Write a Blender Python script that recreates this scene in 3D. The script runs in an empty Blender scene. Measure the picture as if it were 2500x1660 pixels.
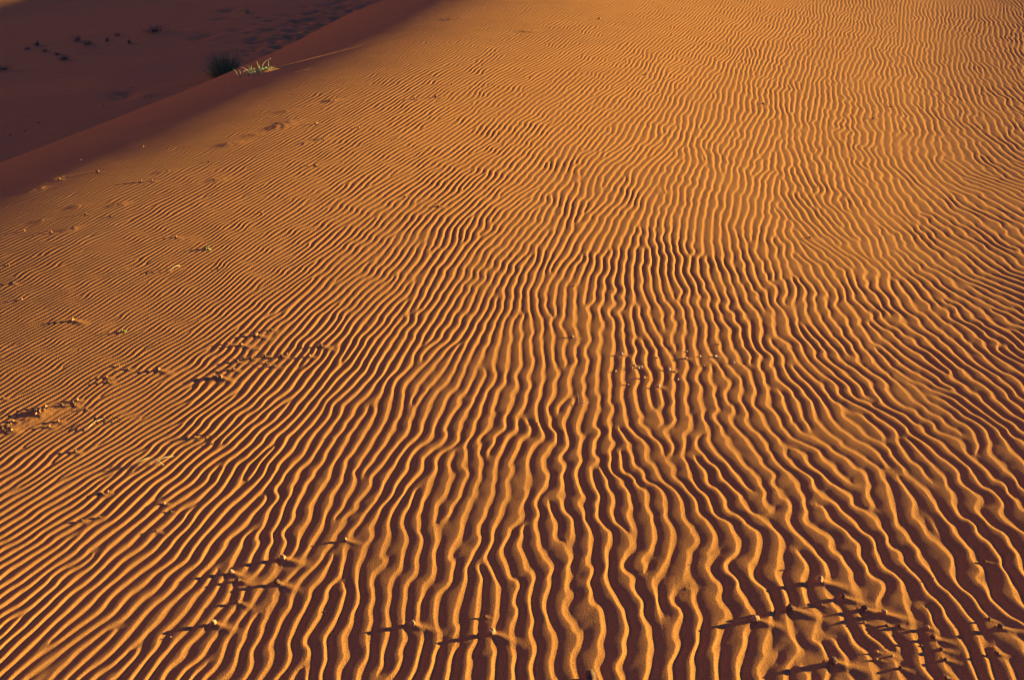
import bpy, bmesh, math, random
import numpy as np
from mathutils import Vector, Matrix

C = bpy.context.scene
R = math.radians

# ------------------------------------------------------------------ camera
CAM_H = 2.40
PITCH = 26.5                      # degrees below the horizontal
FOCAL = 35.0
cam_d = bpy.data.cameras.new("camera")
cam_d.lens = FOCAL
cam_d.sensor_width = 36.0
cam_d.clip_end = 3000.0
cam_d.clip_start = 0.05
cam_d.dof.use_dof = True
cam_d.dof.focus_distance = 7.0
cam_d.dof.aperture_fstop = 5.0
cam = bpy.data.objects.new("camera", cam_d)
C.collection.objects.link(cam)
cam.location = (0, 0, CAM_H)
cam.rotation_euler = (R(90 - PITCH), 0, 0)
C.camera = cam

# ------------------------------------------------------------------ light
SUN_EL = 8.4                      # very low sun, from the right and a little ahead
SUN_AZ = 12.0                     # degrees ahead of the camera's right hand
sd = Vector((math.cos(R(SUN_AZ)) * math.cos(R(SUN_EL)), math.sin(R(SUN_AZ)) * math.cos(R(SUN_EL)), math.sin(R(SUN_EL))))
sun_d = bpy.data.lights.new("sun", 'SUN')
sun_d.energy = 5.0
sun_d.angle = R(0.7)
sun_d.color = (1.0, 0.76, 0.22)
sun = bpy.data.objects.new("sun", sun_d)
C.collection.objects.link(sun)
sun.rotation_euler = sd.to_track_quat('Z', 'Y').to_euler()
sun.location = (20, 5, 12)

w = bpy.data.worlds.new("World")
C.world = w
w.use_nodes = True
nt = w.node_tree
sky = nt.nodes.new('ShaderNodeTexSky')
sky.sky_type = 'NISHITA'
sky.sun_disc = False
sky.sun_elevation = R(SUN_EL)
sky.sun_rotation = math.atan2(sd.x, sd.y)
sky.dust_density = 0.6
sky.ozone_density = 1.5
bg = nt.nodes['Background']
bg.inputs['Strength'].default_value = 0.05
blue = nt.nodes.new('ShaderNodeMix'); blue.data_type = 'RGBA'; blue.blend_type = 'MULTIPLY'
blue.inputs['Factor'].default_value = 1.0
blue.inputs['B'].default_value = (0.172, 0.335, 1.24, 1)        # a deep clear evening sky
nt.links.new(sky.outputs['Color'], blue.inputs['A'])
nt.links.new(blue.outputs['Result'], bg.inputs['Color'])

C.view_settings.view_transform = 'Standard'
C.view_settings.look = 'None'
C.view_settings.exposure = 1.58
C.view_settings.gamma = 1.0
C.cycles.filter_width = 1.1
C.view_settings.use_curve_mapping = False

# ------------------------------------------------------------------ the lie of the land
# near dune: gently domed plateau, its crest runs away from the camera on the left; behind it the dune
# drops to a shaded hollow, beyond which the next dune catches the sun again.
CR = np.array([math.sin(R(19.83)), math.cos(R(19.83))])     # direction of the crest line
CN = np.array([-CR[1], CR[0]])                            # pointing to the lee (left)
T0 = np.array([-4.51, 7.2])                               # a point of the line where the sun starts to graze
_q = np.linspace(-60, 60, 6001)
_m = np.where(_q < 0, 0.192 * np.exp(np.minimum(_q, 0) / 1.85), 0.192 + 0.024 * _q + 0.035 * _q ** 2)
_m = np.minimum(_m, 0.60)
_zq = -np.concatenate([[0], np.cumsum(0.5 * (_m[1:] + _m[:-1]) * np.diff(_q))])
_zq -= _zq[0]

KC = -0.008
def ystr(y):
    # the kinks of the crests grow longer with the distance up the slope
    return np.where(y < 4, y, 4 + 6 * np.log1p(np.maximum(y - 4, 0) / 6))

def qcoord(x, y):
    # distance past the crest line, which bends a little
    p = (x - T0[0]) * CR[0] + (y - T0[1]) * CR[1]
    return (x - T0[0]) * CN[0] + (y - T0[1]) * CN[1] + KC * np.clip(p, -6, 14) ** 2

def smin(a, b, k):
    h = np.clip(0.5 + 0.5 * (b - a) / k, 0, 1)
    return b * (1 - h) + a * h - k * h * (1 - h)

def vnoise(x, y, seed=0):
    xi = np.floor(x).astype(np.int64); yi = np.floor(y).astype(np.int64)
    fx = x - xi; fy = y - yi
    def hsh(i, j):
        n = (i * 73856093) ^ (j * 19349663) ^ (seed * 83492791 + 12345)
        n = (n ^ (n >> 13)) * 1274126177
        n = n & 0x7fffffff
        n = (n ^ (n >> 16)) & 0xffff
        return n.astype(np.float64) / 32767.5 - 1.0
    sx = fx * fx * fx * (fx * (fx * 6 - 15) + 10); sy = fy * fy * fy * (fy * (fy * 6 - 15) + 10)
    a = hsh(xi, yi); b = hsh(xi + 1, yi); c = hsh(xi, yi + 1); d = hsh(xi + 1, yi + 1)
    return (a * (1 - sx) + b * sx) * (1 - sy) + (c * (1 - sx) + d * sx) * sy

VALLEY = -6.4
def valley(x, y):
    # the shaded hollow behind the dune, and the next dune rising beyond it
    z = VALLEY + 0.10 * vnoise(x / 7.0, y / 9.0, 5) + 0.035 * vnoise(x / 2.1, y / 3.0, 6)
    d = -(x * 0.80 - y * 0.60)                            # distance towards the far dune, upper left
    z = z + 0.020 * np.maximum(0, d - 56.0) ** 1.5
    return z

def base(x, y):
    x = np.asarray(x, float); y = np.asarray(y, float)
    q = qcoord(x, y)
    z = np.interp(q, _q, _zq)
    T = 0.130 / (1 + np.exp(-(y - 5.0) / 1.5)) - 0.060
    z = z - T * 3.0 * np.tanh((x - 0.16 * y) / 3.0)
    e = np.maximum(0, x - 0.40 * np.minimum(y, 30))
    z = z + 0.05 * e * e / (1 + 0.5 * e)
    z = z + 0.004 * vnoise(x / 1.3, y / 1.3, 3)
    z = z + 0.008 * np.maximum(0, y - 22) ** 1.3  # unseen rise past the frame, added to lengthen the shadow over the hollow
    return -smin(-z, -valley(x, y), 0.5)           # smooth maximum of the two

# ------------------------------------------------------------------ pixel -> ground (used to read the photograph)
FPX = FOCAL / 36.0 * 2500.0
cp, sp_ = math.cos(R(PITCH)), math.sin(R(PITCH))
def ray(u, v):
    u = np.asarray(u, float) - 1250.0; v = 830.0 - np.asarray(v, float)
    return u, cp * FPX + sp_ * v, -sp_ * FPX + cp * v
def ground(u, v, f=None):
    f = f or base
    dx, dy, dz = ray(u, v)
    n = np.sqrt(dx * dx + dy * dy + dz * dz); dx, dy, dz = dx / n, dy / n, dz / n
    t = np.full(np.shape(dx), 1.5)
    hit = np.zeros(np.shape(dx), bool)
    step = 0.02
    lo = t.copy()
    for k in range(4000):
        z = CAM_H + dz * t - f(dx * t, dy * t)
        below = z < 0
        hit |= below
        if np.all(hit): break
        lo = np.where(hit, lo, t)
        t = np.where(hit, t, t + np.maximum(0.004 * t, 0.35 * z))
    hi = t
    for k in range(30):
        m_ = 0.5 * (lo + hi)
        b_ = CAM_H + dz * m_ - f(dx * m_, dy * m_) < 0
        hi = np.where(b_, m_, hi); lo = np.where(b_, lo, m_)
    return dx * hi, dy * hi

# ------------------------------------------------------------------ ripples
# (u, v, crest direction du, dv, 'h' or 'v' spacing, spacing) read off the photograph
SAMP = [
 (50,1530,1,-.9,'h',34),(300,1620,1,-1.3,'h',38),(450,1600,1,-1.6,'h',44),(700,1600,1,-3.2,'h',46),(950,1600,1,-4,'h',46),
 (1110,1600,0,1,'h',46),(1240,1600,1,5,'h',48),(1500,1600,1,9,'h',60),(1750,1600,0,1,'h',59),(1950,1600,1,6,'h',59),
 (2250,1600,1,2.2,'h',60),(2420,1600,1,1.8,'h',60),(2350,1400,1,2.6,'h',60),(2100,1400,1,3.5,'h',60),(1850,1400,1,4,'h',58),
 (100,1260,1,-.62,'v',20),(400,1300,1,-1.2,'h',36),(700,1300,1,-2.2,'h',40),(900,1300,1,-1.7,'h',43),(1000,1420,1,-1.7,'h',47),
 (1200,1330,1,-4,'h',47),(1400,1280,0,1,'h',46),(1600,1280,1,4,'h',48),(1800,1230,1,2.6,'h',48),(2000,1250,1,2.4,'h',50),
 (2200,1250,1,1.6,'h',52),(2400,1250,1,1.4,'h',54),(120,1060,1,-.62,'v',12),(320,1040,1,-.66,'v',14),(600,1030,1,-1.0,'h',27),
 (800,1000,1,-1.6,'h',31),(1000,1000,1,-1.8,'h',33),(1200,1000,1,-3.5,'h',33),(1400,1000,0,1,'h',33),(1600,1000,1,2.8,'h',33),
 (1750,1050,1,1.8,'h',36),(1900,1000,1,1.5,'h',36),(2100,1000,1,1.0,'v',34),(2350,1000,1,.66,'v',27),(2450,1060,1,.8,'v',31),
 (60,800,1,-.52,'v',8.2),(250,830,1,-.6,'v',9.5),(450,830,1,-.7,'v',12),(650,850,1,-1.0,'h',20),(800,800,1,-1.1,'h',21),
 (120,700,1,-.53,'v',7),(520,600,1,-.66,'v',8.2),(620,640,1,-.75,'v',10),(920,680,1,-1.0,'h',17),(1050,800,1,-1.6,'h',24),
 (1200,750,1,-2.2,'h',23),(1400,620,1,-2.2,'h',20),(1400,800,1,-6,'h',26),(1650,700,0,1,'h',23),(1650,850,1,6,'h',28),
 (1900,800,1,1.8,'h',29),(2050,680,1,1.8,'h',25),(2300,760,1,.62,'v',21),(2150,550,1,1.4,'h',22),(2360,520,1,.52,'v',15),
 (2470,470,1,.45,'v',14),(1900,520,1,12,'h',19),(1680,450,1,-7,'h',18),(1220,400,1,-.85,'v',10),(900,400,1,-.62,'v',7.5),
 (620,380,1,-.52,'v',5.4),(400,460,1,-.5,'v',5.6),(200,480,1,-.48,'v',5.2),(60,560,1,-.47,'v',5.4),(300,600,1,-.53,'v',6.8),
 (900,220,1,-.5,'v',5.2),(1220,60,1,-.53,'v',5.0),(1250,150,1,-.58,'v',6.6),(1500,180,1,-.75,'v',8.4),(1620,100,1,-.74,'v',8.4),
 (1500,320,1,-1.0,'v',11),(1700,300,1,-2.0,'h',15.5),(2000,350,0,1,'h',17),(2150,330,1,5,'h',18),(2350,330,1,1.6,'h',20),
 (1900,60,1,-1.7,'h',11),(2100,100,1,-3,'h',12),(2250,60,1,-6,'h',11),(2350,160,1,9,'h',13.4),(2450,100,1,5,'h',13.5),(2450,250,1,2.5,'h',17),
]
def wdir(u, v, du, dv):
    x0, y0 = ground(np.array([u, u + du]), np.array([v, v + dv]))
    return x0[1] - x0[0], y0[1] - y0[0]
_s = []
for (u, v, du, dv, typ, sp) in SAMP:
    n = math.hypot(du, dv)
    ax, ay = wdir(u, v, du / n * 6, dv / n * 6)
    an = math.hypot(ax, ay); ax /= an; ay /= an
    bx, by = wdir(u, v, *((6.0, 0) if typ == 'h' else (0, 6.0)))
    lam = abs(ax * by - ay * bx) / 6.0 * sp
    gx, gy = ground(np.array([u]), np.array([v]))
    _s.append((gx[0], gy[0], math.atan2(ay, ax), lam))
_s = np.array(_s)
SA = _s[:, 0] / _s[:, 1]; SB = np.log(_s[:, 1])
def ripple_field(x, y):
    """crest direction (as an angle, crests point away from the camera) and wavelength at a point"""
    a = x / np.maximum(y, 0.5); b = np.log(np.maximum(y, 0.5))
    W = 0; c2 = 0; s2 = 0; L = 0
    for k in range(len(SA)):
        d2 = ((a - SA[k]) / 0.11) ** 2 + ((b - SB[k]) / 0.22) ** 2
        wk = 1.0 / (d2 + 0.35) ** 2
        W = W + wk; c2 = c2 + wk * math.cos(2 * _s[k, 2]); s2 = s2 + wk * math.sin(2 * _s[k, 2]); L = L + wk * math.log(_s[k, 3])
    th = 0.5 * np.arctan2(s2, c2)
    th = np.where(th < -0.35, th + math.pi, th)           # keep the crest vector pointing ahead
    lam = 0.96 * np.exp(L / W)
    lam = lam * (1 + 0.34 * np.clip((0.056 - lam) / 0.014, 0, 1) * np.clip((y - 5.0) / 2.5, 0, 1))
    return th, lam
# phasor noise: every kernel is a small wave packet; their phases are brought into agreement with their
# neighbours, which leaves long crests that fork and end here and there, as wind ripples do
RIP_IT = 14
RIP_H = 0.074
rng = np.random.default_rng(11)
LS = 0.034
LX0, LX1, LY0, LY1 = -10.0, 17.0, 0.9, 26.0
NI = int((LX1 - LX0) / LS); NJ = int((LY1 - LY0) / LS)
NB = 5
ki, kj = np.meshgrid(np.arange(NI), np.arange(NJ), indexing='ij')
kx = (LX0 + (ki + rng.uniform(0.1, 0.9, ki.shape)) * LS).astype(np.float32)
ky = (LY0 + (kj + rng.uniform(0.1, 0.9, ki.shape)) * LS).astype(np.float32)
kth, klam = ripple_field(kx.astype(float), ky.astype(float))
# kinks: the crests swing back and forth over a few wavelengths
jl = 0.155
fine = np.clip((0.066 - klam) / 0.03, 0, 1)               # 1 where the ripples are small
kys = ystr(ky.astype(float))
jit = fine * vnoise(kx / 0.105, kys / 0.15, 21) + (1 - fine) * vnoise(kx / 0.19, kys / 0.25, 25)
jit = 0.31 * jit + 0.20 * vnoise(kx / 0.44, kys / 0.60, 22) + 0.05 * vnoise(kx / 1.3, ky / 1.7, 23)
kam = 0.55 + 0.60 / (1 + np.exp(-(kx - ky * -0.10) * 1.2))
kth = kth + jit * kam * 0.85 / (1 + np.maximum(ky - 3.5, 0) / 4.0)
klam = klam * np.exp(0.10 * vnoise(kx / 0.5, ky / 0.5, 24))
kvx = (2 * np.pi / klam * np.sin(kth)).astype(np.float32)     # phase grows to the right, across the crests
kvy = (-2 * np.pi / klam * np.cos(kth)).astype(np.float32)
ksn = (0.92 * klam).astype(np.float32)                        # packet size across / along the crest
ksl = (1.35 * klam).astype(np.float32)
kc = np.cos(kth).astype(np.float32); ks = np.sin(kth).astype(np.float32)
vis = (np.abs(kx) < 0.95 * ky + 0.8)
kph = rng.uniform(-np.pi, np.pi, kx.shape).astype(np.float32)
def _shift(a, di, dj):
    return a[NB + di:NI - NB + di, NB + dj:NJ - NB + dj]
_c = (slice(NB, NI - NB), slice(NB, NJ - NB))
for it in range(RIP_IT):
    par = (it % 2)
    acc = np.zeros((NI - 2 * NB, NJ - 2 * NB), np.complex64)
    R_ = 3 if it < RIP_IT - 4 else 4
    for di in range(-R_, R_ + 1):
        for dj in range(-R_, R_ + 1):
            if di == 0 and dj == 0: continue
            dx = kx[_c] - _shift(kx, di, dj); dy = ky[_c] - _shift(ky, di, dj)
            c_ = _shift(kc, di, dj); s_ = _shift(ks, di, dj)
            al = (dx * c_ + dy * s_) / _shift(ksl, di, dj); ac = (dx * s_ - dy * c_) / _shift(ksn, di, dj)
            wgt = np.exp(-0.5 * (al * al + ac * ac))
            # average wave vector of the two packets keeps the relation symmetric
            ph = 0.5 * (dx * (kvx[_c] + _shift(kvx, di, dj)) + dy * (kvy[_c] + _shift(kvy, di, dj))) + _shift(kph, di, dj)
            acc += wgt * (np.cos(ph) + 1j * np.sin(ph)).astype(np.complex64)
    new = np.angle(acc)
    upd = ((ki + kj + it) % 2 == 0)[_c] if it < RIP_IT - 1 else np.ones_like(new, bool)
    kph[_c] = np.where(upd, new, kph[_c])

def ripple_phase(x, y):
    """complex wave: its angle is the phase (crest at 0), its size how well the packets agree"""
    x = np.asarray(x, np.float32).ravel(); y = np.asarray(y, np.float32).ravel()
    out = np.empty(x.shape, np.complex64); nrm = np.empty(x.shape, np.float32)
    CH = 120000
    fkx, fky, fvx, fvy, fc, fs, fn, fl, fp = [a.ravel() for a in (kx, ky, kvx, kvy, kc, ks, ksn, ksl, kph)]
    for s in range(0, len(x), CH):
        xx = x[s:s + CH]; yy = y[s:s + CH]
        i0 = np.clip(((xx - LX0) / LS).astype(np.int64), 4, NI - 5); j0 = np.clip(((yy - LY0) / LS).astype(np.int64), 4, NJ - 5)
        re = np.zeros(len(xx), np.float32); im = re.copy(); wt = re.copy()
        for di in range(-4, 5):
            for dj in range(-4, 5):
                if di * di + dj * dj > 20: continue
                k = (i0 + di) * NJ + (j0 + dj)
                dx = xx - fkx[k]; dy = yy - fky[k]; c_ = fc[k]; s_ = fs[k]
                al = (dx * c_ + dy * s_) / fl[k]; ac = (dx * s_ - dy * c_) / fn[k]
                wgt = np.exp(-0.5 * (al * al + ac * ac))
                ph = dx * fvx[k] + dy * fvy[k] + fp[k]
                re += wgt * np.cos(ph); im += wgt * np.sin(ph); wt += wgt
        out[s:s + CH] = re + 1j * im; nrm[s:s + CH] = wt
    return out, np.abs(out) / np.maximum(nrm, 1e-6)

# cross profile: a long gentle back up to the crest, then a short steep face on the lee (right, sunlit) side
_N = 512
_t = (np.arange(_N) + 0.5) / _N
A_ = 0.69
_p = np.where(_t < A_, 1 - (1 - _t / A_) ** 1.75, np.maximum(0, 1 - ((_t - A_) / (1 - A_))) ** 1.7)
_f = np.fft.rfft(_p - _p.mean())
_f *= np.exp(-0.5 * (np.arange(len(_f)) / 11.0) ** 2)
PROF = np.fft.irfft(_f, _N); PROF = (PROF - PROF.min()) / (PROF.max() - PROF.min()) - 0.5

def ripples(x, y):
    shp = np.shape(x)
    xw = np.asarray(x, float).ravel(); yw = np.asarray(y, float).ravel()
    # short zigzags: neighbouring crests kink together
    _, lw = ripple_field(xw, yw)
    f_ = np.clip((lw - 0.042) / 0.022, 0, 1)              # 0 where the ripples are fine (left), 1 where they are broad
    yq = ystr(yw)
    xr = 0.80 * xw + 0.60 * yq; yr = -0.60 * xw + 0.80 * yq
    xs_ = 0.90 * xw - 0.44 * yq; ys_ = 0.44 * xw + 0.90 * yq
    def tri(a): return a * (1.5 - 0.5 * np.abs(a))
    z1 = tri(vnoise(xs_ / 0.22 + 7, ys_ / 0.115, 61)) + 0.6 * tri(vnoise(xr / 0.20, yr / 0.13, 64)); z2 = tri(vnoise(xr / 0.11, yr / 0.060, 62))
    z3 = tri(vnoise(xs_ / 0.13 + 3, ys_ / 0.085, 63))
    off = lw * (f_ * (0.23 * z1 + 0.17 * z2) + (1 - f_) * 0.26 * z3)
    g, coh = ripple_phase(xw + 0.93 * off, yw - 0.20 * off)
    ph = (np.angle(g) / (2 * np.pi)) % 1.0
    h = np.interp(ph * _N, np.arange(_N + 1), np.append(PROF, PROF[0]))
    xf = np.asarray(x, float).ravel(); yf = np.asarray(y, float).ravel()
    th, lam = ripple_field(xf, yf)
    sm = np.clip((coh - 0.06) / 0.5, 0, 1); sm = sm * sm * (3 - 2 * sm)
    amp = lam * RIP_H * (1 + 0.9 * np.clip((0.066 - lam) / 0.025, 0, 1)) * (0.55 + 0.45 * sm) * (1 + 0.26 * vnoise(xf / 0.22, yf / 0.35, 31) + 0.14 * vnoise(xf / 0.9, yf / 1.3, 32))
    amp = amp * (1 - 0.28 * np.clip((yf - 3.5) / 3.5, 0, 1))
    q = qcoord(xf, yf)
    amp = amp * np.clip(1.0 - (q + 0.0) / 1.2, 0.12, 1)
    return (h * amp).reshape(shp)

# ------------------------------------------------------------------ what lies on the sand, read off the photograph
# (u, v, width in photograph pixels, tone, label or None, group)
G_A = 'clods in the lower right corner of the dune'
G_B = 'clods at the bottom left of the dune'
G_C = 'clods in the long left hand scatter'
G_D = 'clods heaped at the left edge'
G_E = 'pebbles dotted in the middle of the dune'
G_F = 'crumbs scattered over the upper left slope'
G_G = 'lone crumbs on the ripples'
CLODS = [
 (2001,1420,15,'p','pale clod with long shadow, highest of the lower right cluster',G_A),
 (2059,1460,11,'d','dark clod with sliver of light, just below the highest clod in the lower right cluster',G_A),
 (1930,1489,15,'d','brown clod between the lowest left and the highest clod of the lower right cluster',G_A),
 (1844,1514,14,'p','pale clod with pointed shadow, leftmost of the lower right cluster',G_A),
 (2108,1488,13,'d','dark clod in deep shadow in the middle of the lower right cluster',G_A),
 (2157,1499,12,'p','round clod at the tip of a sand ridge in the lower right cluster',G_A),
 (2033,1618,17,'d','big brown clod near the bottom edge, lowest of the lower right cluster',G_A),
 (2005,1477,6,'d',None,G_A),(2110,1520,6,'p',None,G_A),(2140,1592,6,'p',None,G_A),(2140,1609,6,'p',None,G_A),
 (2178,1602,6,'p',None,G_A),(2198,1631,7,'d',None,G_A),(2264,1533,7,'p',None,G_A),(2276,1557,9,'d',None,G_A),
 (2298,1586,8,'d',None,G_A),(2308,1611,8,'d',None,G_A),(2442,1533,10,'d',None,G_A),(2432,1595,8,'d',None,G_A),
 (2415,1512,7,'d',None,G_A),(2404,1371,6,'d',None,G_A),(1931,1387,4,'d',None,G_A),(2279,1414,4,'p',None,G_A),(2310,1655,8,'d',None,G_A),
 (2165,1527,6,'d',None,G_A),(2195,1530,7,'d',None,G_A),(2250,1575,5,'d',None,G_A),
 (1007,1525,15,'p','pale clod with long dark shadow, left of the pair at bottom centre',G_B),
 (1200,1546,16,'p','pale hooked clod, right of the pair at bottom centre',G_B),
 (523,1523,14,'p','pale clod with its shadow crossing two ripples, lowest at bottom left',G_B),
 (692,1364,15,'p','pale clod at the upper right of the bottom left cluster',G_B),
 (677,1424,13,'d','dark clod at the head of a sand ridge in the bottom left cluster',G_B),
 (565,1399,13,'p','pale split clod at the upper left of the bottom left cluster',G_B),
 (584,1418,10,'d','small dark clod just below the pale split clod',G_B),
 (582,1471,9,'d','small brown clod alone between the bottom left cluster and the lowest clod',G_B),
 (844,1319,9,'p','small pale clod alone on a ripple above the bottom centre pair',G_G),
 (1185,1506,7,'d',None,G_G),(792,1492,4,'d',None,G_G),(1705,1374,4,'d',None,G_G),(417,1555,3,'w',None,G_G),
 (402,1230,8,'p','small pale clod with stubby shadow above the bottom left cluster',G_G),(415,1249,6,'d',None,G_G),
 (243,1263,6,'d',None,G_G),(201,1272,6,'d',None,G_G),(383,1297,6,'d',None,G_G),(264,1201,6,'p',None,G_G),(251,1206,7,'d',None,G_G),
 (184,1103,8,'d',None,G_G),(476,1069,7,'d',None,G_G),(519,1085,5,'d',None,G_G),(813,1068,3,'w',None,G_G),
 (178,783,9,'p','sandy clod with long shadow near the left edge above the scatter',G_C),
 (626,819,9,'p','sandy clod, topmost of the long left hand scatter',G_C),(607,812,5,'d',None,G_C),
 (589,843,9,'p','sandy clod second from the top of the long left hand scatter',G_C),(557,840,6,'d',None,G_C),(662,806,6,'d',None,G_C),
 (784,846,9,'d','dark clod with a sand tail, rightmost of the long left hand scatter',G_C),
 (756,871,8,'p','sandy clod just below the rightmost one of the long left hand scatter',G_C),
 (647,870,6,'d',None,G_C),(664,864,5,'p',None,G_C),(688,871,8,'d',None,G_C),(614,876,7,'d',None,G_C),(595,874,6,'d',None,G_C),
 (579,884,7,'d',None,G_C),(650,887,6,'d',None,G_C),(669,894,7,'d',None,G_C),(570,903,8,'d',None,G_C),
 (525,921,9,'p','left one of two touching sandy clods at the foot of the long left hand scatter',G_C),
 (539,923,9,'p','right one of two touching sandy clods at the foot of the long left hand scatter',G_C),
 (388,904,9,'p','sandy clod with long shadow left of the long scatter',G_C),(291,894,5,'d',None,G_C),(312,902,6,'d',None,G_C),
 (260,922,7,'p',None,G_C),(264,933,7,'d',None,G_C),(631,855,4,'d',None,G_C),(700,865,5,'p',None,G_C),
 (189,977,7,'p',None,G_D),(178,983,6,'d',None,G_D),(182,990,7,'d',None,G_D),(153,990,6,'d',None,G_D),(209,1000,6,'d',None,G_D),
 (112,994,7,'p',None,G_D),(98,1001,6,'d',None,G_D),(108,1004,7,'d',None,G_D),(90,1006,8,'d',None,G_D),(97,1008,7,'p',None,G_D),
 (88,1013,8,'p','sandy clod at the tip of the heap by the left edge',G_D),(80,998,6,'d',None,G_D),(85,1003,6,'d',None,G_D),
 (143,1029,7,'p','small sandy clod with shadow right of the heap by the left edge',G_D),(120,1042,7,'p',None,G_D),
 (26,1037,7,'d',None,G_D),(20,1042,9,'d',None,G_D),(28,1052,7,'p',None,G_D),(15,1054,8,'d',None,G_D),(6,1047,8,'d',None,G_D),(33,1028,6,'p',None,G_D),
 (8,973,6,'d',None,G_D),
]
_pe = [(1518,866),(1604,875),(1676,858),(1675,876),(1709,870),(1755,842),(1747,871),(1718,893),(1791,886),(1550,894),
       (1559,899),(1543,900),(1634,903),(1649,908),(1503,907),(1572,923),(1655,927),(1533,939),(1609,945),(1313,1035),(1566,897),(1397,824)]
for _i, (a, b) in enumerate(_pe):
    CLODS.append((a, b, 5 if _i % 3 else 6.5, 'w' if _i % 2 == 0 else 'p', None, G_E))
_pf = [(54,732),(30,692),(22,648),(145,440),(228,424),(239,421),(60,565),(210,524),(124,565),(125,569),(271,530),(371,443),(350,360),
       (345,444),(785,340),(773,303),(1103,208),(1064,238),(877,313),(1012,243),(967,340),(1463,48),(1577,183),(2132,291),(1997,456),
       (1864,255),(2174,262),(1977,582),(1400,700),(1070,505),(990,480),(770,405),(510,395),(430,580),(533,658),(500,608),(640,520)]
for _i, (a, b) in enumerate(_pf):
    CLODS.append((a, b, 6 if _i % 2 else 4.5, 'd' if _i % 3 else 'p', None, G_F))
for a, b in ((67, 436), (198, 391), (360, 304), (557, 211)):
    CLODS.append((a, b, 2.6, 'w', None, 'white specks in the shade below the crest'))

WIND = np.array([0.885, -0.465])                          # the wind that laid the sand tails
MARKS = []
def mark_eval(mk, x, y):
    dx = x - mk['x']; dy = y - mk['y']
    k = mk['kind']; c, s_ = mk['dir']
    al = dx * c + dy * s_; ac = -dx * s_ + dy * c
    if k == 'tail':
        r = mk['r']; L = mk['L']
        ac = ac - 0.10 * al * al / L * mk.get('bend', 0)
        w_ = r * (0.55 + 0.9 * np.clip(al / L, 0, 1))
        t = np.clip(1 - np.maximum(al, 0) / L, 0, 1) * np.clip(1 + al / (1.3 * r), 0, 1)
        add = mk['h'] * t ** 0.9 * np.exp(-(ac / w_) ** 2)
        # scour round the nose and along the shaded flank
        add = add - 0.22 * mk['h'] * np.exp(-(((al + 1.6 * r) / (2.2 * r)) ** 2 + (ac / (2.0 * r)) ** 2))
        f = 1 - 0.75 * np.exp(-((al - 0.35 * L) / (0.55 * L)) ** 2 - (ac / (2.6 * r)) ** 2)
        return add, f
    if k == 'scuff':
        r = mk['r']; sd_ = mk['seed']
        e = np.exp(-((al / (1.6 * r)) ** 2 + (ac / r) ** 2))
        n = vnoise(x / (r * 0.45), y / (r * 0.45), sd_)
        add = mk['h'] * e * (1.0 + 0.55 * n) - 0.38 * mk['h'] * np.exp(-(((al + 2.0 * r) / (1.2 * r)) ** 2 + (ac / (0.8 * r)) ** 2))
        return add, 1 - 0.85 * np.exp(-((al / (2.4 * r)) ** 2 + (ac / (1.5 * r)) ** 2))
    if k == 'ridge':
        L = mk['L']; u = np.clip(al / L, -0.3, 1.0)
        h = mk['h'] * np.clip(1 - u, 0, 1) ** 0.8 * np.clip(1 + al / 0.35, 0, 1)
        w_ = mk['r'] * (1 + 1.6 * np.clip(u, 0, 1))
        add = h * np.exp(-np.abs(ac / w_) ** 1.5) - 0.55 * h * np.exp(-((ac + 2.6 * w_) / (1.7 * w_)) ** 2)
        f = 1 - 0.9 * np.exp(-((ac + w_) / (3.2 * w_)) ** 2) * np.clip(1.1 - np.maximum(u, 0), 0, 1) * (al > -0.5)
        return add, f
    if k == 'mound':
        e = np.exp(-((al / mk['L']) ** 2 + (ac / mk['r']) ** 2))
        return mk['h'] * e * (1 + 0.25 * vnoise(x / 0.05, y / 0.05, 77)), 1 - e
_r2 = random.Random(4)
clod_pos = []
for (u_, v_, wd, tone, lab, grp) in CLODS:
    gx_, gy_ = ground(np.array([float(u_)]), np.array([float(v_)]))
    gx_, gy_ = float(gx_[0]), float(gy_[0])
    dist = math.sqrt(gx_ ** 2 + gy_ ** 2 + CAM_H ** 2)
    size = wd * dist / FPX * (1.15 if grp is G_A else 1)
    clod_pos.append((gx_, gy_, size))
    if wd >= 6 and not grp.startswith('white'):
        big = wd >= 9
        MARKS.append(dict(kind='tail', x=gx_, y=gy_, dir=WIND, r=size * 0.75, L=size * (6.0 if big else 4.0), h=size * (0.27 if big else 0.22),
                          R=size * 10, bend=_r2.uniform(-1, 1)))
for (u_, v_, r_) in [(126,440,.10),(82,465,.09),(685,310,.11),(566,352,.10),(731,174,.09),(650,197,.06),(668,194,.06),(813,247,.07),(788,341,.06),
                     (700,272,.08),(745,350,.05),(1110,46,.14),(1290,78,.12),(232,358,.06),(400,420,.06),(620,330,.07),(810,246,.06),(530,440,.06),
                     (170,560,.06),(190,505,.06),(700,300,.09),(290,500,.06),(100,540,.05),(1620,470,.05),(1860,262,.04),(60,1030,.05),(105,1008,.05)]:
    r_ *= 0.8
    gx_, gy_ = ground(np.array([float(u_)]), np.array([float(v_)]))
    MARKS.append(dict(kind='scuff', x=float(gx_[0]), y=float(gy_[0]), dir=np.array([0.93, 0.37]), r=r_, h=r_ * 0.085, R=r_ * 5, seed=int(u_)))
def gp(u, v, f=None):
    a, b = ground(np.array([float(u)]), np.array([float(v)]), f)
    return float(a[0]), float(b[0])
_a = gp(664, 171); _b = gp(880, 112)
_d = np.array([_b[0] - _a[0], _b[1] - _a[1]]); _l = float(np.hypot(*_d))
MARKS.append(dict(kind='ridge', x=_a[0], y=_a[1], dir=_d / _l, r=0.032, L=_l, h=0.019, R=_l + 1))
_a = gp(650, 178)
MARKS.append(dict(kind='mound', x=_a[0], y=_a[1], dir=_d / _l, r=0.08, L=0.20, h=0.035, R=1.2))

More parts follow.
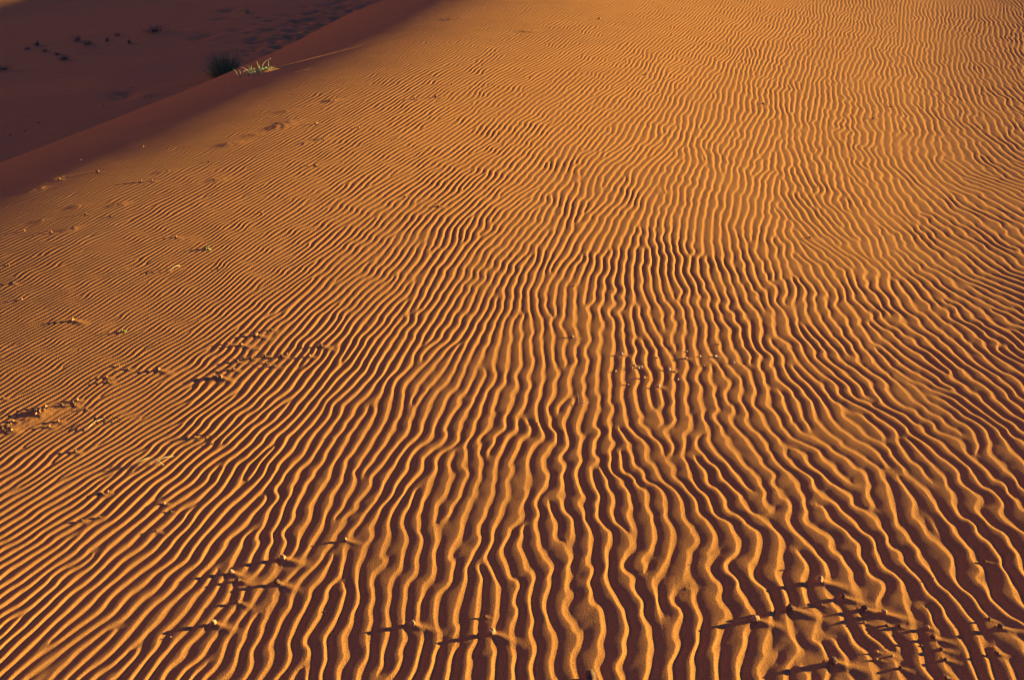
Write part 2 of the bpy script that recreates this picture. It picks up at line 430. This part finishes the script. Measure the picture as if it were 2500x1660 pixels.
# tracks and dents in the shaded hollow
_r3 = random.Random(8)
HOLES = []
for i in range(230):
    a = _r3.random() ** 0.8
    u_ = 640 + 230 * a + _r3.gauss(0, 45); v_ = 125 - 130 * a + _r3.gauss(0, 24) + 5
    if v_ < -12: continue
    hx, hy = gp(u_, v_)
    if qcoord(hx, hy) < 6.5: continue
    HOLES.append((hx, hy, _r3.uniform(0.16, 0.34), _r3.uniform(0.05, 0.13)))
for (u_, v_) in [(445,10),(548,28),(560,25),(530,48),(552,44),(475,97),(490,92),(505,87),(575,75),(300,228),(295,240),(312,232)]:
    hx, hy = gp(u_, v_)
    HOLES.append((hx, hy, 0.35, 0.10))
def hollow_marks(x, y):
    out = np.zeros_like(x)
    xs = x[0]; ys_ = y[:, 0]
    for (hx, hy, r_, d_) in HOLES + TUFT_MOUNDS:
        R_ = abs(r_) * 4
        i0, i1 = np.searchsorted(xs, hx - R_), np.searchsorted(xs, hx + R_); j0, j1 = np.searchsorted(ys_, hy - R_), np.searchsorted(ys_, hy + R_)
        dx = x[j0:j1, i0:i1] - hx; dy = y[j0:j1, i0:i1] - hy
        out[j0:j1, i0:i1] -= d_ * np.exp(-((dx / (1.25 * r_)) ** 2 + (dy / r_) ** 2))
        out[j0:j1, i0:i1] += 0.35 * d_ * np.exp(-(((dx - 2 * r_) / (1.2 * r_)) ** 2 + (dy / r_) ** 2))
    return out + 0.012 * vnoise(x / 0.8, y / 0.5, 55) + 0.006 * vnoise(x / 0.30 + y / 0.5, y / 0.9 - x / 4, 56)
# (u, v of the foot, width px, height px, label)
TUFTS = [
 (551,195,92,66,'big dark green grass bush half hidden behind the dune crest'),
 (378,80,44,22,'broken wide tuft, largest out in the shaded hollow'),
 (89,112,12,13,'dark tuft at the upper left of the row in the hollow'),
 (66,122,13,8,'low brown tuft left of the upper left dark tuft'),
 (110,128,12,12,'thin leaning tuft above the darkest tuft in the hollow'),
 (140,136,12,11,'darkest compact tuft in the hollow'),
 (158,147,22,12,'spreading tuft on a small mound right below the darkest tuft'),
 (187,102,16,18,'pale greyish tuft in the middle of the hollow'),
 (215,111,20,12,'wide ragged tuft right of the pale greyish one'),
 (262,101,8,11,'tiny upright tuft left of the faint sparse one'),
 (287,88,16,10,'faint sparse tuft halfway to the broken wide one'),
 (316,107,8,13,'thin single tuft below the faint sparse one'),
 (10,171,22,12,'low dark tuft at the left edge of the hollow'),
 (603,34,12,13,'small round green bush beside the trampled sand'),
]
TUFT_MOUNDS = []
tuft_pos = []
for (u_, v_, wd, ht, lab) in TUFTS:
    hx, hy = gp(u_, v_, valley)
    dist = math.sqrt(hx * hx + hy * hy + 6.2 ** 2)
    k = dist / FPX
    tuft_pos.append((hx, hy, wd * k, ht * k))
    TUFT_MOUNDS.append((hx + wd * k * 0.5, hy - 0.05, wd * k * 0.55, -ht * k * 0.18))
    TUFT_MOUNDS.append((hx + wd * k * 1.6, hy + 0.05, wd * k * 0.6, -ht * k * 0.09))
GRID = (1400, 3000)
def grid_mesh(name, X, Y, Z, keep=None):
    nr, nc = X.shape
    me = bpy.data.meshes.new(name)
    co = np.stack([X, Y, Z], -1).astype(np.float32).ravel()
    me.vertices.add(nr * nc); me.vertices.foreach_set('co', co)
    i = np.arange(nr - 1)[:, None] * nc + np.arange(nc - 1)[None, :]
    f = np.stack([i, i + 1, i + nc + 1, i + nc], -1).reshape(-1, 4).astype(np.int32)
    if keep is not None:
        f = f[keep.ravel()[f[:, 0]]]
    me.loops.add(f.size); me.loops.foreach_set('vertex_index', f.ravel())
    me.polygons.add(len(f)); me.polygons.foreach_set('loop_start', np.arange(0, f.size, 4, dtype=np.int32))
    me.polygons.foreach_set('loop_total', np.full(len(f), 4, np.int32))
    me.polygons.foreach_set('use_smooth', np.ones(len(f), bool))
    me.update()
    return me

# ------------------------------------------------------------------ materials
def sand_material(name, grain=1.0):
    m = bpy.data.materials.new(name); m.use_nodes = True
    nt = m.node_tree; N = nt.nodes; L = nt.links
    b = N['Principled BSDF']
    b.inputs['Roughness'].default_value = 0.95
    b.inputs['Specular IOR Level'].default_value = 0.06
    tc = N.new('ShaderNodeTexCoord')
    big = N.new('ShaderNodeTexNoise'); big.inputs['Scale'].default_value = 2.2; big.inputs['Detail'].default_value = 6
    gr = N.new('ShaderNodeTexNoise'); gr.inputs['Scale'].default_value = 260; gr.inputs['Detail'].default_value = 2
    mix = N.new('ShaderNodeMix'); mix.data_type = 'RGBA'
    mix.inputs['A'].default_value = (0.56, 0.245, 0.066, 1); mix.inputs['B'].default_value = (0.65, 0.296, 0.084, 1)
    mix2 = N.new('ShaderNodeMix'); mix2.data_type = 'RGBA'; mix2.blend_type = 'MULTIPLY'
    mix2.inputs['Factor'].default_value = 1.0
    cr = N.new('ShaderNodeValToRGB'); cr.color_ramp.elements[0].position = 0.30; cr.color_ramp.elements[0].color = (0.70, 0.66, 0.62, 1)
    cr.color_ramp.elements[1].position = 0.66; cr.color_ramp.elements[1].color = (1.10, 1.10, 1.12, 1)
    for n in (big, gr): L.new(tc.outputs['Object'], n.inputs['Vector'])
    L.new(big.outputs['Fac'], mix.inputs['Factor'])
    L.new(gr.outputs['Fac'], cr.inputs['Fac'])
    L.new(mix.outputs['Result'], mix2.inputs['A']); L.new(cr.outputs['Color'], mix2.inputs['B'])
    L.new(mix2.outputs['Result'], b.inputs['Base Color'])
    g2 = N.new('ShaderNodeTexNoise'); g2.inputs['Scale'].default_value = 170; g2.inputs['Detail'].default_value = 3; g2.inputs['Roughness'].default_value = 0.7
    L.new(tc.outputs['Object'], g2.inputs['Vector'])
    bp = N.new('ShaderNodeBump'); bp.inputs['Strength'].default_value = 1.0; bp.inputs['Distance'].default_value = 0.0020 * grain
    L.new(g2.outputs['Fac'], bp.inputs['Height']); L.new(bp.outputs['Normal'], b.inputs['Normal'])
    return m
SAND = sand_material('rippled_sand')
SAND_FAR = sand_material('smooth_sand', 0.4)

# ------------------------------------------------------------------ the near dune: a fine sheet, every ripple modelled
NR, NC = GRID
ys = np.geomspace(1.4, 25.0, NR)
aa = np.linspace(-0.70, 0.70, NC)
A2, Y = np.meshgrid(aa, ys)
X = A2 * (Y + 2.2)
FLAT = np.ones_like(X); ADD = np.zeros_like(X)
for mk in MARKS:
    r0 = np.searchsorted(ys, mk['y'] - mk['R']); r1 = np.searchsorted(ys, mk['y'] + mk['R'])
    if r1 <= r0: continue
    lo = min((mk['x'] - mk['R']) / (ys[r0] + 2.2), (mk['x'] - mk['R']) / (ys[r1 - 1] + 2.2))
    hi = max((mk['x'] + mk['R']) / (ys[r0] + 2.2), (mk['x'] + mk['R']) / (ys[r1 - 1] + 2.2))
    c0 = np.searchsorted(aa, lo); c1 = np.searchsorted(aa, hi)
    if c1 <= c0: continue
    a_, f_ = mark_eval(mk, X[r0:r1, c0:c1], Y[r0:r1, c0:c1])
    ADD[r0:r1, c0:c1] += a_; FLAT[r0:r1, c0:c1] *= f_
def surface(x, y):
    x = np.atleast_1d(np.asarray(x, float)); y = np.atleast_1d(np.asarray(y, float))
    add = np.zeros_like(x); flat = np.ones_like(x)
    for mk in MARKS:
        if np.any((abs(x - mk['x']) < mk['R']) & (abs(y - mk['y']) < mk['R'])):
            a_, f_ = mark_eval(mk, x, y); add += a_; flat *= f_
    return base(x, y) + ripples(x, y) * flat + add
Z = base(X, Y) + ripples(X, Y) * FLAT + ADD
Q = qcoord(X, Y)
me = grid_mesh('dune', X, Y, Z, Q < 4.5)
dune = bpy.data.objects.new('dune', me); C.collection.objects.link(dune)
me.materials.append(SAND)
dune['kind'] = 'structure'

# ------------------------------------------------------------------ everything round it: hollow, far dune, plains
def axis(lo, hi, st, far):
    a = np.arange(lo, hi + st, st); out = [a]
    d = st; e = a[-1]; up = []
    while e < far:
        d *= 1.12; e += d; up.append(e)
    d = st; e = a[0]; dn = []
    while e > -far:
        d *= 1.12; e -= d; dn.append(e)
    return np.concatenate([dn[::-1], a, up])
gx = axis(-34, 4, 0.085, 900); gy = axis(12, 62, 0.085, 900)
GX, GY = np.meshgrid(gx, gy)
GZ = base(GX, GY)
GQ = qcoord(GX, GY)
GZ = GZ + hollow_marks(GX, GY)
under = np.clip((4.3 - GQ) / 0.8, 0, 1)
GZ = GZ - 0.010 - 0.07 * under
me = grid_mesh('sand', GX, GY, GZ)
ground_o = bpy.data.objects.new('ground', me); C.collection.objects.link(ground_o)
me.materials.append(SAND_FAR)
ground_o['kind'] = 'structure'

# ------------------------------------------------------------------ plain materials for the small things
def plain(name, col, rough=0.9, var=0.25, scale=60.0, trans=0.0):
    m = bpy.data.materials.new(name); m.use_nodes = True
    nt = m.node_tree; N = nt.nodes; L = nt.links; b = N['Principled BSDF']
    b.inputs['Roughness'].default_value = rough; b.inputs['Specular IOR Level'].default_value = 0.15
    n = N.new('ShaderNodeTexNoise'); n.inputs['Scale'].default_value = scale; n.inputs['Detail'].default_value = 3
    tc = N.new('ShaderNodeTexCoord'); L.new(tc.outputs['Object'], n.inputs['Vector'])
    mx = N.new('ShaderNodeMix'); mx.data_type = 'RGBA'
    mx.inputs['A'].default_value = tuple(c * (1 - var) for c in col) + (1,); mx.inputs['B'].default_value = tuple(min(1, c * (1 + var)) for c in col) + (1,)
    L.new(n.outputs['Fac'], mx.inputs['Factor']); L.new(mx.outputs['Result'], b.inputs['Base Color'])
    bp = N.new('ShaderNodeBump'); bp.inputs['Distance'].default_value = 0.001; L.new(n.outputs['Fac'], bp.inputs['Height']); L.new(bp.outputs['Normal'], b.inputs['Normal'])
    return m
M_PALE = plain('pale_clod', (0.52, 0.32, 0.15))
M_DARK = plain('dark_clod', (0.20, 0.115, 0.065))
M_SANDY = plain('sandy_clod', (0.50, 0.26, 0.10))
M_WHITE = plain('white_grit', (0.78, 0.70, 0.58))
M_GREEN = plain('fresh_grass', (0.36, 0.43, 0.13), scale=8)
M_STRAW = plain('dry_straw', (0.66, 0.55, 0.33), scale=8)
M_BUSH = plain('dark_foliage', (0.28, 0.38, 0.13), scale=3)
M_BUSHD = plain('dead_foliage', (0.15, 0.13, 0.09), scale=3)
M_FAINT = plain('withered_tuft', (0.20, 0.17, 0.10), scale=3)
M_TWIG = plain('dark_root', (0.13, 0.07, 0.045))

def tag(o, label, cat, group=None):
    o['label'] = label; o['category'] = cat
    if group: o['group'] = group
    return o
def link(o):
    C.collection.objects.link(o); return o
def mesh_obj(name, bm, mat, parent=None, smooth=True):
    me = bpy.data.meshes.new(name); bm.to_mesh(me); bm.free()
    me.materials.append(mat)
    if smooth: me.polygons.foreach_set('use_smooth', [True] * len(me.polygons))
    o = bpy.data.objects.new(name, me); link(o)
    if parent: o.parent = parent
    return o
def tube(bm, pts, r0, r1, sides=4):
    """a tapering stem through the points"""
    pts = [Vector(p) for p in pts]; rings = []
    n = len(pts)
    for i, p in enumerate(pts):
        d = (pts[min(i + 1, n - 1)] - pts[max(i - 1, 0)])
        if d.length < 1e-9: d = Vector((0, 0, 1))
        d.normalize()
        a = d.cross(Vector((0.31, 0.95, 0.05)));
        if a.length < 1e-3: a = d.cross(Vector((1, 0, 0)))
        a.normalize(); b = d.cross(a)
        r = r0 + (r1 - r0) * i / (n - 1)
        rings.append([bm.verts.new(p + a * r * math.cos(2 * math.pi * k / sides) + b * r * math.sin(2 * math.pi * k / sides)) for k in range(sides)])
    for i in range(n - 1):
        for k in range(sides):
            bm.faces.new((rings[i][k], rings[i][(k + 1) % sides], rings[i + 1][(k + 1) % sides], rings[i + 1][k]))
    bm.faces.new(rings[0][::-1]); bm.faces.new(rings[-1])
def bez(p0, p1, p2, n=7):
    p0, p1, p2 = Vector(p0), Vector(p1), Vector(p2)
    return [p0 * (1 - t) ** 2 + p1 * 2 * t * (1 - t) + p2 * t * t for t in [i / (n - 1) for i in range(n)]]

# ------------------------------------------------------------------ clods and pebbles
def clod_mesh(seed, mat, rough):
    rr = random.Random(seed)
    bm = bmesh.new(); bmesh.ops.create_icosphere(bm, subdivisions=3, radius=0.5)
    sx, sy, sz = 1.0, rr.uniform(0.7, 0.95), rr.uniform(0.75, 1.0)
    cuts = [(Vector((rr.uniform(-1, 1), rr.uniform(-1, 1), rr.uniform(-0.5, 1))).normalized(), rr.uniform(0.30, 0.42)) for _ in range(7)]
    off = [rr.uniform(0, 50) for _ in range(3)]
    for v in bm.verts:
        p = v.co.copy()
        for n_, d in cuts:                                # broken facets
            e = p.dot(n_) - d
            if e > 0: p -= n_ * e * 0.85
        from mathutils import noise
        nz = noise.noise(p * 5.0 + Vector(off)); p *= 1 + rough * nz
        v.co = Vector((p.x * sx, p.y * sy, p.z * sz))
    me = bpy.data.meshes.new('clod'); bm.to_mesh(me); bm.free(); me.materials.append(mat)
    me.polygons.foreach_set('use_smooth', [i % 2 == 0 for i in range(len(me.polygons))])
    return me
VAR = {'p': [clod_mesh(i, M_PALE, 0.28) for i in range(4)], 'd': [clod_mesh(10 + i, M_DARK, 0.32) for i in range(4)],
       's': [clod_mesh(30 + i, M_SANDY, 0.3) for i in range(4)], 'w': [clod_mesh(20 + i, M_WHITE, 0.2) for i in range(3)]}
px_ = np.array([c[0] for c in clod_pos]); py_ = np.array([c[1] for c in clod_pos])
pz_ = surface(px_, py_)
SHARED = {
 (G_A, 'd'): 'small dark crumb in the lower right cluster of clods', (G_A, 'p'): 'small pale crumb in the lower right cluster of clods',
 (G_C, 'd'): 'small dark crumb in the long left hand scatter of clods', (G_C, 'p'): 'small sandy crumb in the long left hand scatter of clods',
 (G_D, 'd'): 'small dark crumb in the rough heap by the left edge', (G_D, 'p'): 'small sandy crumb in the rough heap by the left edge',
 (G_E, 'p'): 'tiny tan pebble in the loose scatter mid dune', (G_E, 'w'): 'tiny bright pebble in the loose scatter mid dune',
 (G_F, 'd'): 'tiny dark crumb on the fine ripples of the upper slope', (G_F, 'p'): 'tiny sandy crumb on the fine ripples of the upper slope',
 (G_G, 'd'): 'lone dark crumb lying on the lower ripples', (G_G, 'p'): 'lone pale crumb lying on the lower ripples', (G_G, 'w'): 'lone white grain of grit on the lower ripples',
}
rr = random.Random(2)
for i, (u_, v_, wd, tone, lab, grp) in enumerate(CLODS):
    size = clod_pos[i][2]
    o = bpy.data.objects.new('pebble' if wd < 6 or grp == G_E else 'clod', rr.choice(VAR['s' if tone == 'p' and grp in (G_C, G_D, G_F) else tone])); link(o)
    sc = size * rr.uniform(1.0, 1.25)
    o.scale = (sc, sc, sc * (1.05 if wd >= 9 else 0.9))
    o.rotation_euler = (rr.uniform(-0.4, 0.4), rr.uniform(-0.4, 0.4), rr.uniform(0, 6.28))
    o.location = (px_[i], py_[i], float(pz_[i]) + sc * (0.12 if wd >= 6 else 0.22))
    lb = lab or SHARED.get((grp, tone)) or 'white speck of grit in the shade below the crest'
    tag(o, lb, 'pebble' if wd < 6 or grp == G_E else 'clod', grp)

# the square dark stone cut by the bottom edge
sx_, sy_ = gp(1440, 1662)
bm = bmesh.new(); bmesh.ops.create_cube(bm, size=1.0)
for v in bm.verts: v.co = Vector((v.co.x * 0.030 + (0.004 if v.co.z > 0 else 0), v.co.y * 0.034 + (0.003 if v.co.x > 0 else -0.002), v.co.z * 0.040))
bmesh.ops.bevel(bm, geom=bm.edges[:] + bm.verts[:], offset=0.0035, segments=2, affect='EDGES')
bmesh.ops.subdivide_edges(bm, edges=bm.edges[:], cuts=1)
for v in bm.verts: v.co += Vector((rr.uniform(-1, 1), rr.uniform(-1, 1), rr.uniform(-1, 1))) * 0.0006
st = mesh_obj('stone', bm, M_DARK); st.location = (sx_, sy_, float(surface(sx_, sy_)[0]) + 0.013); st.rotation_euler = (0.05, -0.06, 0.3)
tag(st, 'square dark stone cut off by the bottom edge', 'stone')

# ------------------------------------------------------------------ loose stems
def on(u, v, up=0.0, z=None):
    x, y = gp(u, v)
    return Vector((x, y, float(surface(x, y)[0]) + up))
def lifted(base_pt, du, dv, depth=0.0):
    """a point du, dv photograph pixels off a foot, at that foot's distance, as real metres sideways and up"""
    k = base_pt.length_squared ** 0.5 / FPX
    return base_pt + Vector((du * k, depth, -dv * k / math.cos(R(20))))
def stem(name, label, pts, r, mat, cat='stem', group=None, r1=None):
    bm = bmesh.new(); tube(bm, pts, r, r1 if r1 is not None else r * 0.5, 6)
    o = mesh_obj(name, bm, mat); tag(o, label, cat, group); return o
GS = 'dry stems lying on the sand'
b0 = on(210, 1052, 0.004); b1 = on(234, 1034, 0.016); b2 = on(252, 1026, 0.010)
stem('dry_stem', 'bleached bent stick beside the long shadow near the left edge', [b0, b0.lerp(b1, 0.5) + Vector((0, 0, .003)), b1, b1.lerp(b2, .5), b2], 0.0022, M_STRAW, group=GS)
b0 = on(318, 1141, 0.003); b1 = on(366, 1126, 0.020)
stem('dry_stem', 'straight pale straw left of the two looped straws', [b0, b0.lerp(b1, 0.5) + Vector((0, 0, .006)), b1], 0.0022, M_STRAW, group=GS)
f = on(367, 1134, 0.0)
stem('dry_stem', 'looped straw arching like a hoop over the ripples', bez(f, lifted(f, 8, -34), on(400, 1136, 0.0), 10), 0.0020, M_STRAW, group=GS, r1=0.0012)
f = on(380, 1135, 0.0)
stem('dry_stem', 'long straw arching right from beside the hoop', bez(f, lifted(f, 16, -26), on(424, 1116, 0.004), 10), 0.0022, M_STRAW, group=GS, r1=0.0010)
b0 = on(1408, 987, .004); b1 = on(1437, 986, .010)
stem('dry_stem', 'short thin straw lying level across a ripple mid dune', [b0, b0.lerp(b1, .5), b1], 0.0022, M_STRAW, group=GS)
b0 = on(1412, 984, .002); b1 = lifted(b0, -4, -28)
stem('dry_stem', 'hair thin stem standing up from the level straw mid dune', bez(b0, lifted(b0, 2, -15), b1), 0.0011, M_STRAW, group=GS)
b0 = on(428, 658, .002); b2 = on(440, 652, .006)
stem('dry_stem', 'pale curled blade on the fine ripples left of centre', bez(on(414, 664, 0.0), lifted(on(425, 660), 3, -14), b2), 0.0028, M_STRAW, group=GS)
for i, (pa, pb, pc, lb) in enumerate([((270, 1018), (272, 1010), (276, 1022), 'dark curled root above the two looped straws'),
                                    ((278, 1026), (288, 1022), (299, 1030), 'dark wiggly root right of the curled one')]):
    A, B_, D_ = on(*pa, 0.004), on(*pb, 0.018), on(*pc, 0.005)
    stem('root', lb, bez(A, B_, D_, 8), 0.0030, M_TWIG, cat='root', group='dark roots poking from the sand')
A = on(474, 1065, 0.006); D_ = on(536, 1068, 0.008)
stem('twig', 'thin dark twig lying level across two ripples at left', [A, A.lerp(D_, .35) + Vector((0, 0, .004)), A.lerp(D_, .7), D_], 0.0026, M_TWIG, cat='twig')

# ------------------------------------------------------------------ the sunlit tuft on the crest
k0 = on(640, 180)
tuft = bpy.data.objects.new('grass_tuft', None); link(tuft); tuft.location = k0
tag(tuft, 'sunlit yellow green grass tuft on its sand mound at the crest', 'grass tuft')
def child(bm, name, mat, root):
    for v in bm.verts: v.co -= root.location
    return mesh_obj(name, bm, mat, root)
rr = random.Random(5)
bm = bmesh.new(); bs = bmesh.new()
arcs = [((588,189),(-6,-8),(-16.5,-19)),((585,193),(-3,-6),(-8,-14)),((611,181),(-8,-14),(-24,-15)),((590,186),(4,-13),(14,-13)),((617,180),(-3,-12),(-12,-18)),
        ((615,178),(0,-8),(-.5,-17)),((636,175),(-1,-8),(-1,-17)),((637,170),(8,-20),(26,-24)),((633,172),(-2,-10),(-5,-20)),((655,168),(1,-9),(3,-18)),((641,181),(-1,4),(-6,9)),
        ((588,188),(0,-9),(0,-16)),((600,186),(-2,-6),(-8,-9))]
for i, (f, m_, t) in enumerate(arcs):
    fp = on(*f, -0.004)
    tube(bs if i in (2, 3, 7) else bm, bez(fp, lifted(fp, *m_), lifted(fp, *t, rr.uniform(-.03, .03)), 8), 0.0064, 0.0022, 4)
for i in range(150):
    t = rr.random(); u_ = 608 + 58 * t + rr.gauss(0, 3); v_ = 183 - 15 * t + rr.gauss(0, 2.2)
    fp = on(u_, v_, -0.004); a = rr.uniform(-1, 1); h = rr.uniform(2.5, 9) * (1.15 - 0.5 * t)
    tube(bs if rr.random() < 0.2 else bm, bez(fp, lifted(fp, a * 2, -h * 0.8), lifted(fp, a * rr.uniform(3, 9), -h, rr.uniform(-.04, .04)), 5), rr.uniform(0.005, 0.0075), 0.002, 4)
child(bm, 'green_blades', M_GREEN, tuft); child(bs, 'dry_blades', M_STRAW, tuft)

# tiny sprouts
for (u_, v_, lb) in [(305, 811, 'tiny green sprout alone on the ripples at left'), (509, 608, 'tiny green sprout at the head of a shadow left of centre')]:
    root = bpy.data.objects.new('sprout', None); link(root); root.location = on(u_, v_)
    tag(root, lb, 'sprout', 'green sprouts on the open sand')
    bm = bmesh.new()
    for i in range(9):
        fp = on(u_ + rr.uniform(-5, 5), v_ + rr.uniform(-2, 3), -0.002); a = rr.uniform(-1, 1)
        tube(bm, bez(fp, lifted(fp, a * 2, -rr.uniform(3, 6)), lifted(fp, a * 7, -rr.uniform(3, 8)), 5), 0.0035, 0.0012, 4)
    child(bm, 'leaves', M_GREEN, root)

# ------------------------------------------------------------------ tufts in the shaded hollow
def hz(x, y):
    i = np.clip(np.searchsorted(gx, x), 1, len(gx) - 1); j = np.clip(np.searchsorted(gy, y), 1, len(gy) - 1)
    return float(GZ[j, i])
for n_, (u_, v_, wd, ht, lb) in enumerate(TUFTS):
    hx, hy, W_, H_ = tuft_pos[n_]
    root = bpy.data.objects.new('bush' if n_ in (0, 13) else 'grass_tuft', None); link(root); root.location = (hx, hy, hz(hx, hy))
    tag(root, lb, 'bush' if n_ in (0, 13) else 'grass tuft', None if n_ in (0, 13) else 'dark tufts in the shaded hollow')
    rr = random.Random(100 + n_)
    bm = bmesh.new(); bd = bmesh.new()
    nb = 700 if n_ == 0 else int(16 + 1.3 * wd)
    for i in range(nb):
        ang = rr.uniform(0, 2 * math.pi); rad = abs(rr.gauss(0, 0.16 if n_ == 0 else 0.28)) * W_
        fx, fy = hx + rad * math.cos(ang), hy + rad * math.sin(ang)
        fp = Vector((fx, fy, hz(fx, fy) - 0.01))
        tilt = rr.uniform(0.0, 1.05) ** 0.8; a2 = ang + rr.gauss(0, 0.5)
        Ln = H_ * rr.uniform(0.35, 1.0)
        hor = Ln * math.sin(tilt) * (W_ / H_) * 0.62; ver = Ln * math.cos(tilt)
        tip = fp + Vector((hor * math.cos(a2), hor * math.sin(a2), ver)); mid = fp + Vector((hor * 0.35 * math.cos(a2), hor * 0.35 * math.sin(a2), ver * 0.75))
        tube(bd if rr.random() < 0.25 else bm, bez(fp, mid, tip, 5), 0.008 if n_ == 0 else 0.010, 0.0025, 3)
    child(bm, 'blades', M_BUSH if n_ in (0, 13) else M_FAINT, root); child(bd, 'dead_blades', M_BUSHD, root)
# stones strewn in the hollow
for i, (u_, v_) in enumerate([(149,243),(118,259),(211,247),(300,233),(287,187),(277,234),(319,215),(403,191),(409,200),(365,236),(355,238),(369,239),(253,257),
                             (268,263),(182,277),(620,126),(641,125),(535,115),(474,158),(70,285),(40,300),(76,350),(25,330),(95,300),(60,320)]):
    hx, hy = gp(u_, v_, valley)
    o = bpy.data.objects.new('stone', VAR['d'][i % 4]); link(o); s_ = rr.uniform(0.03, 0.07) * (1.6 if i == 15 else 1)
    o.scale = (s_, s_, s_ * 0.8); o.location = (hx, hy, hz(hx, hy) + s_ * 0.25); o.rotation_euler = (0, 0, rr.uniform(0, 6))
    tag(o, 'largest dark stone between the big bush and the trampled sand' if i == 15 else 'tiny dark stone lying in the shaded hollow', 'stone', None if i == 15 else 'dark stones in the shaded hollow')
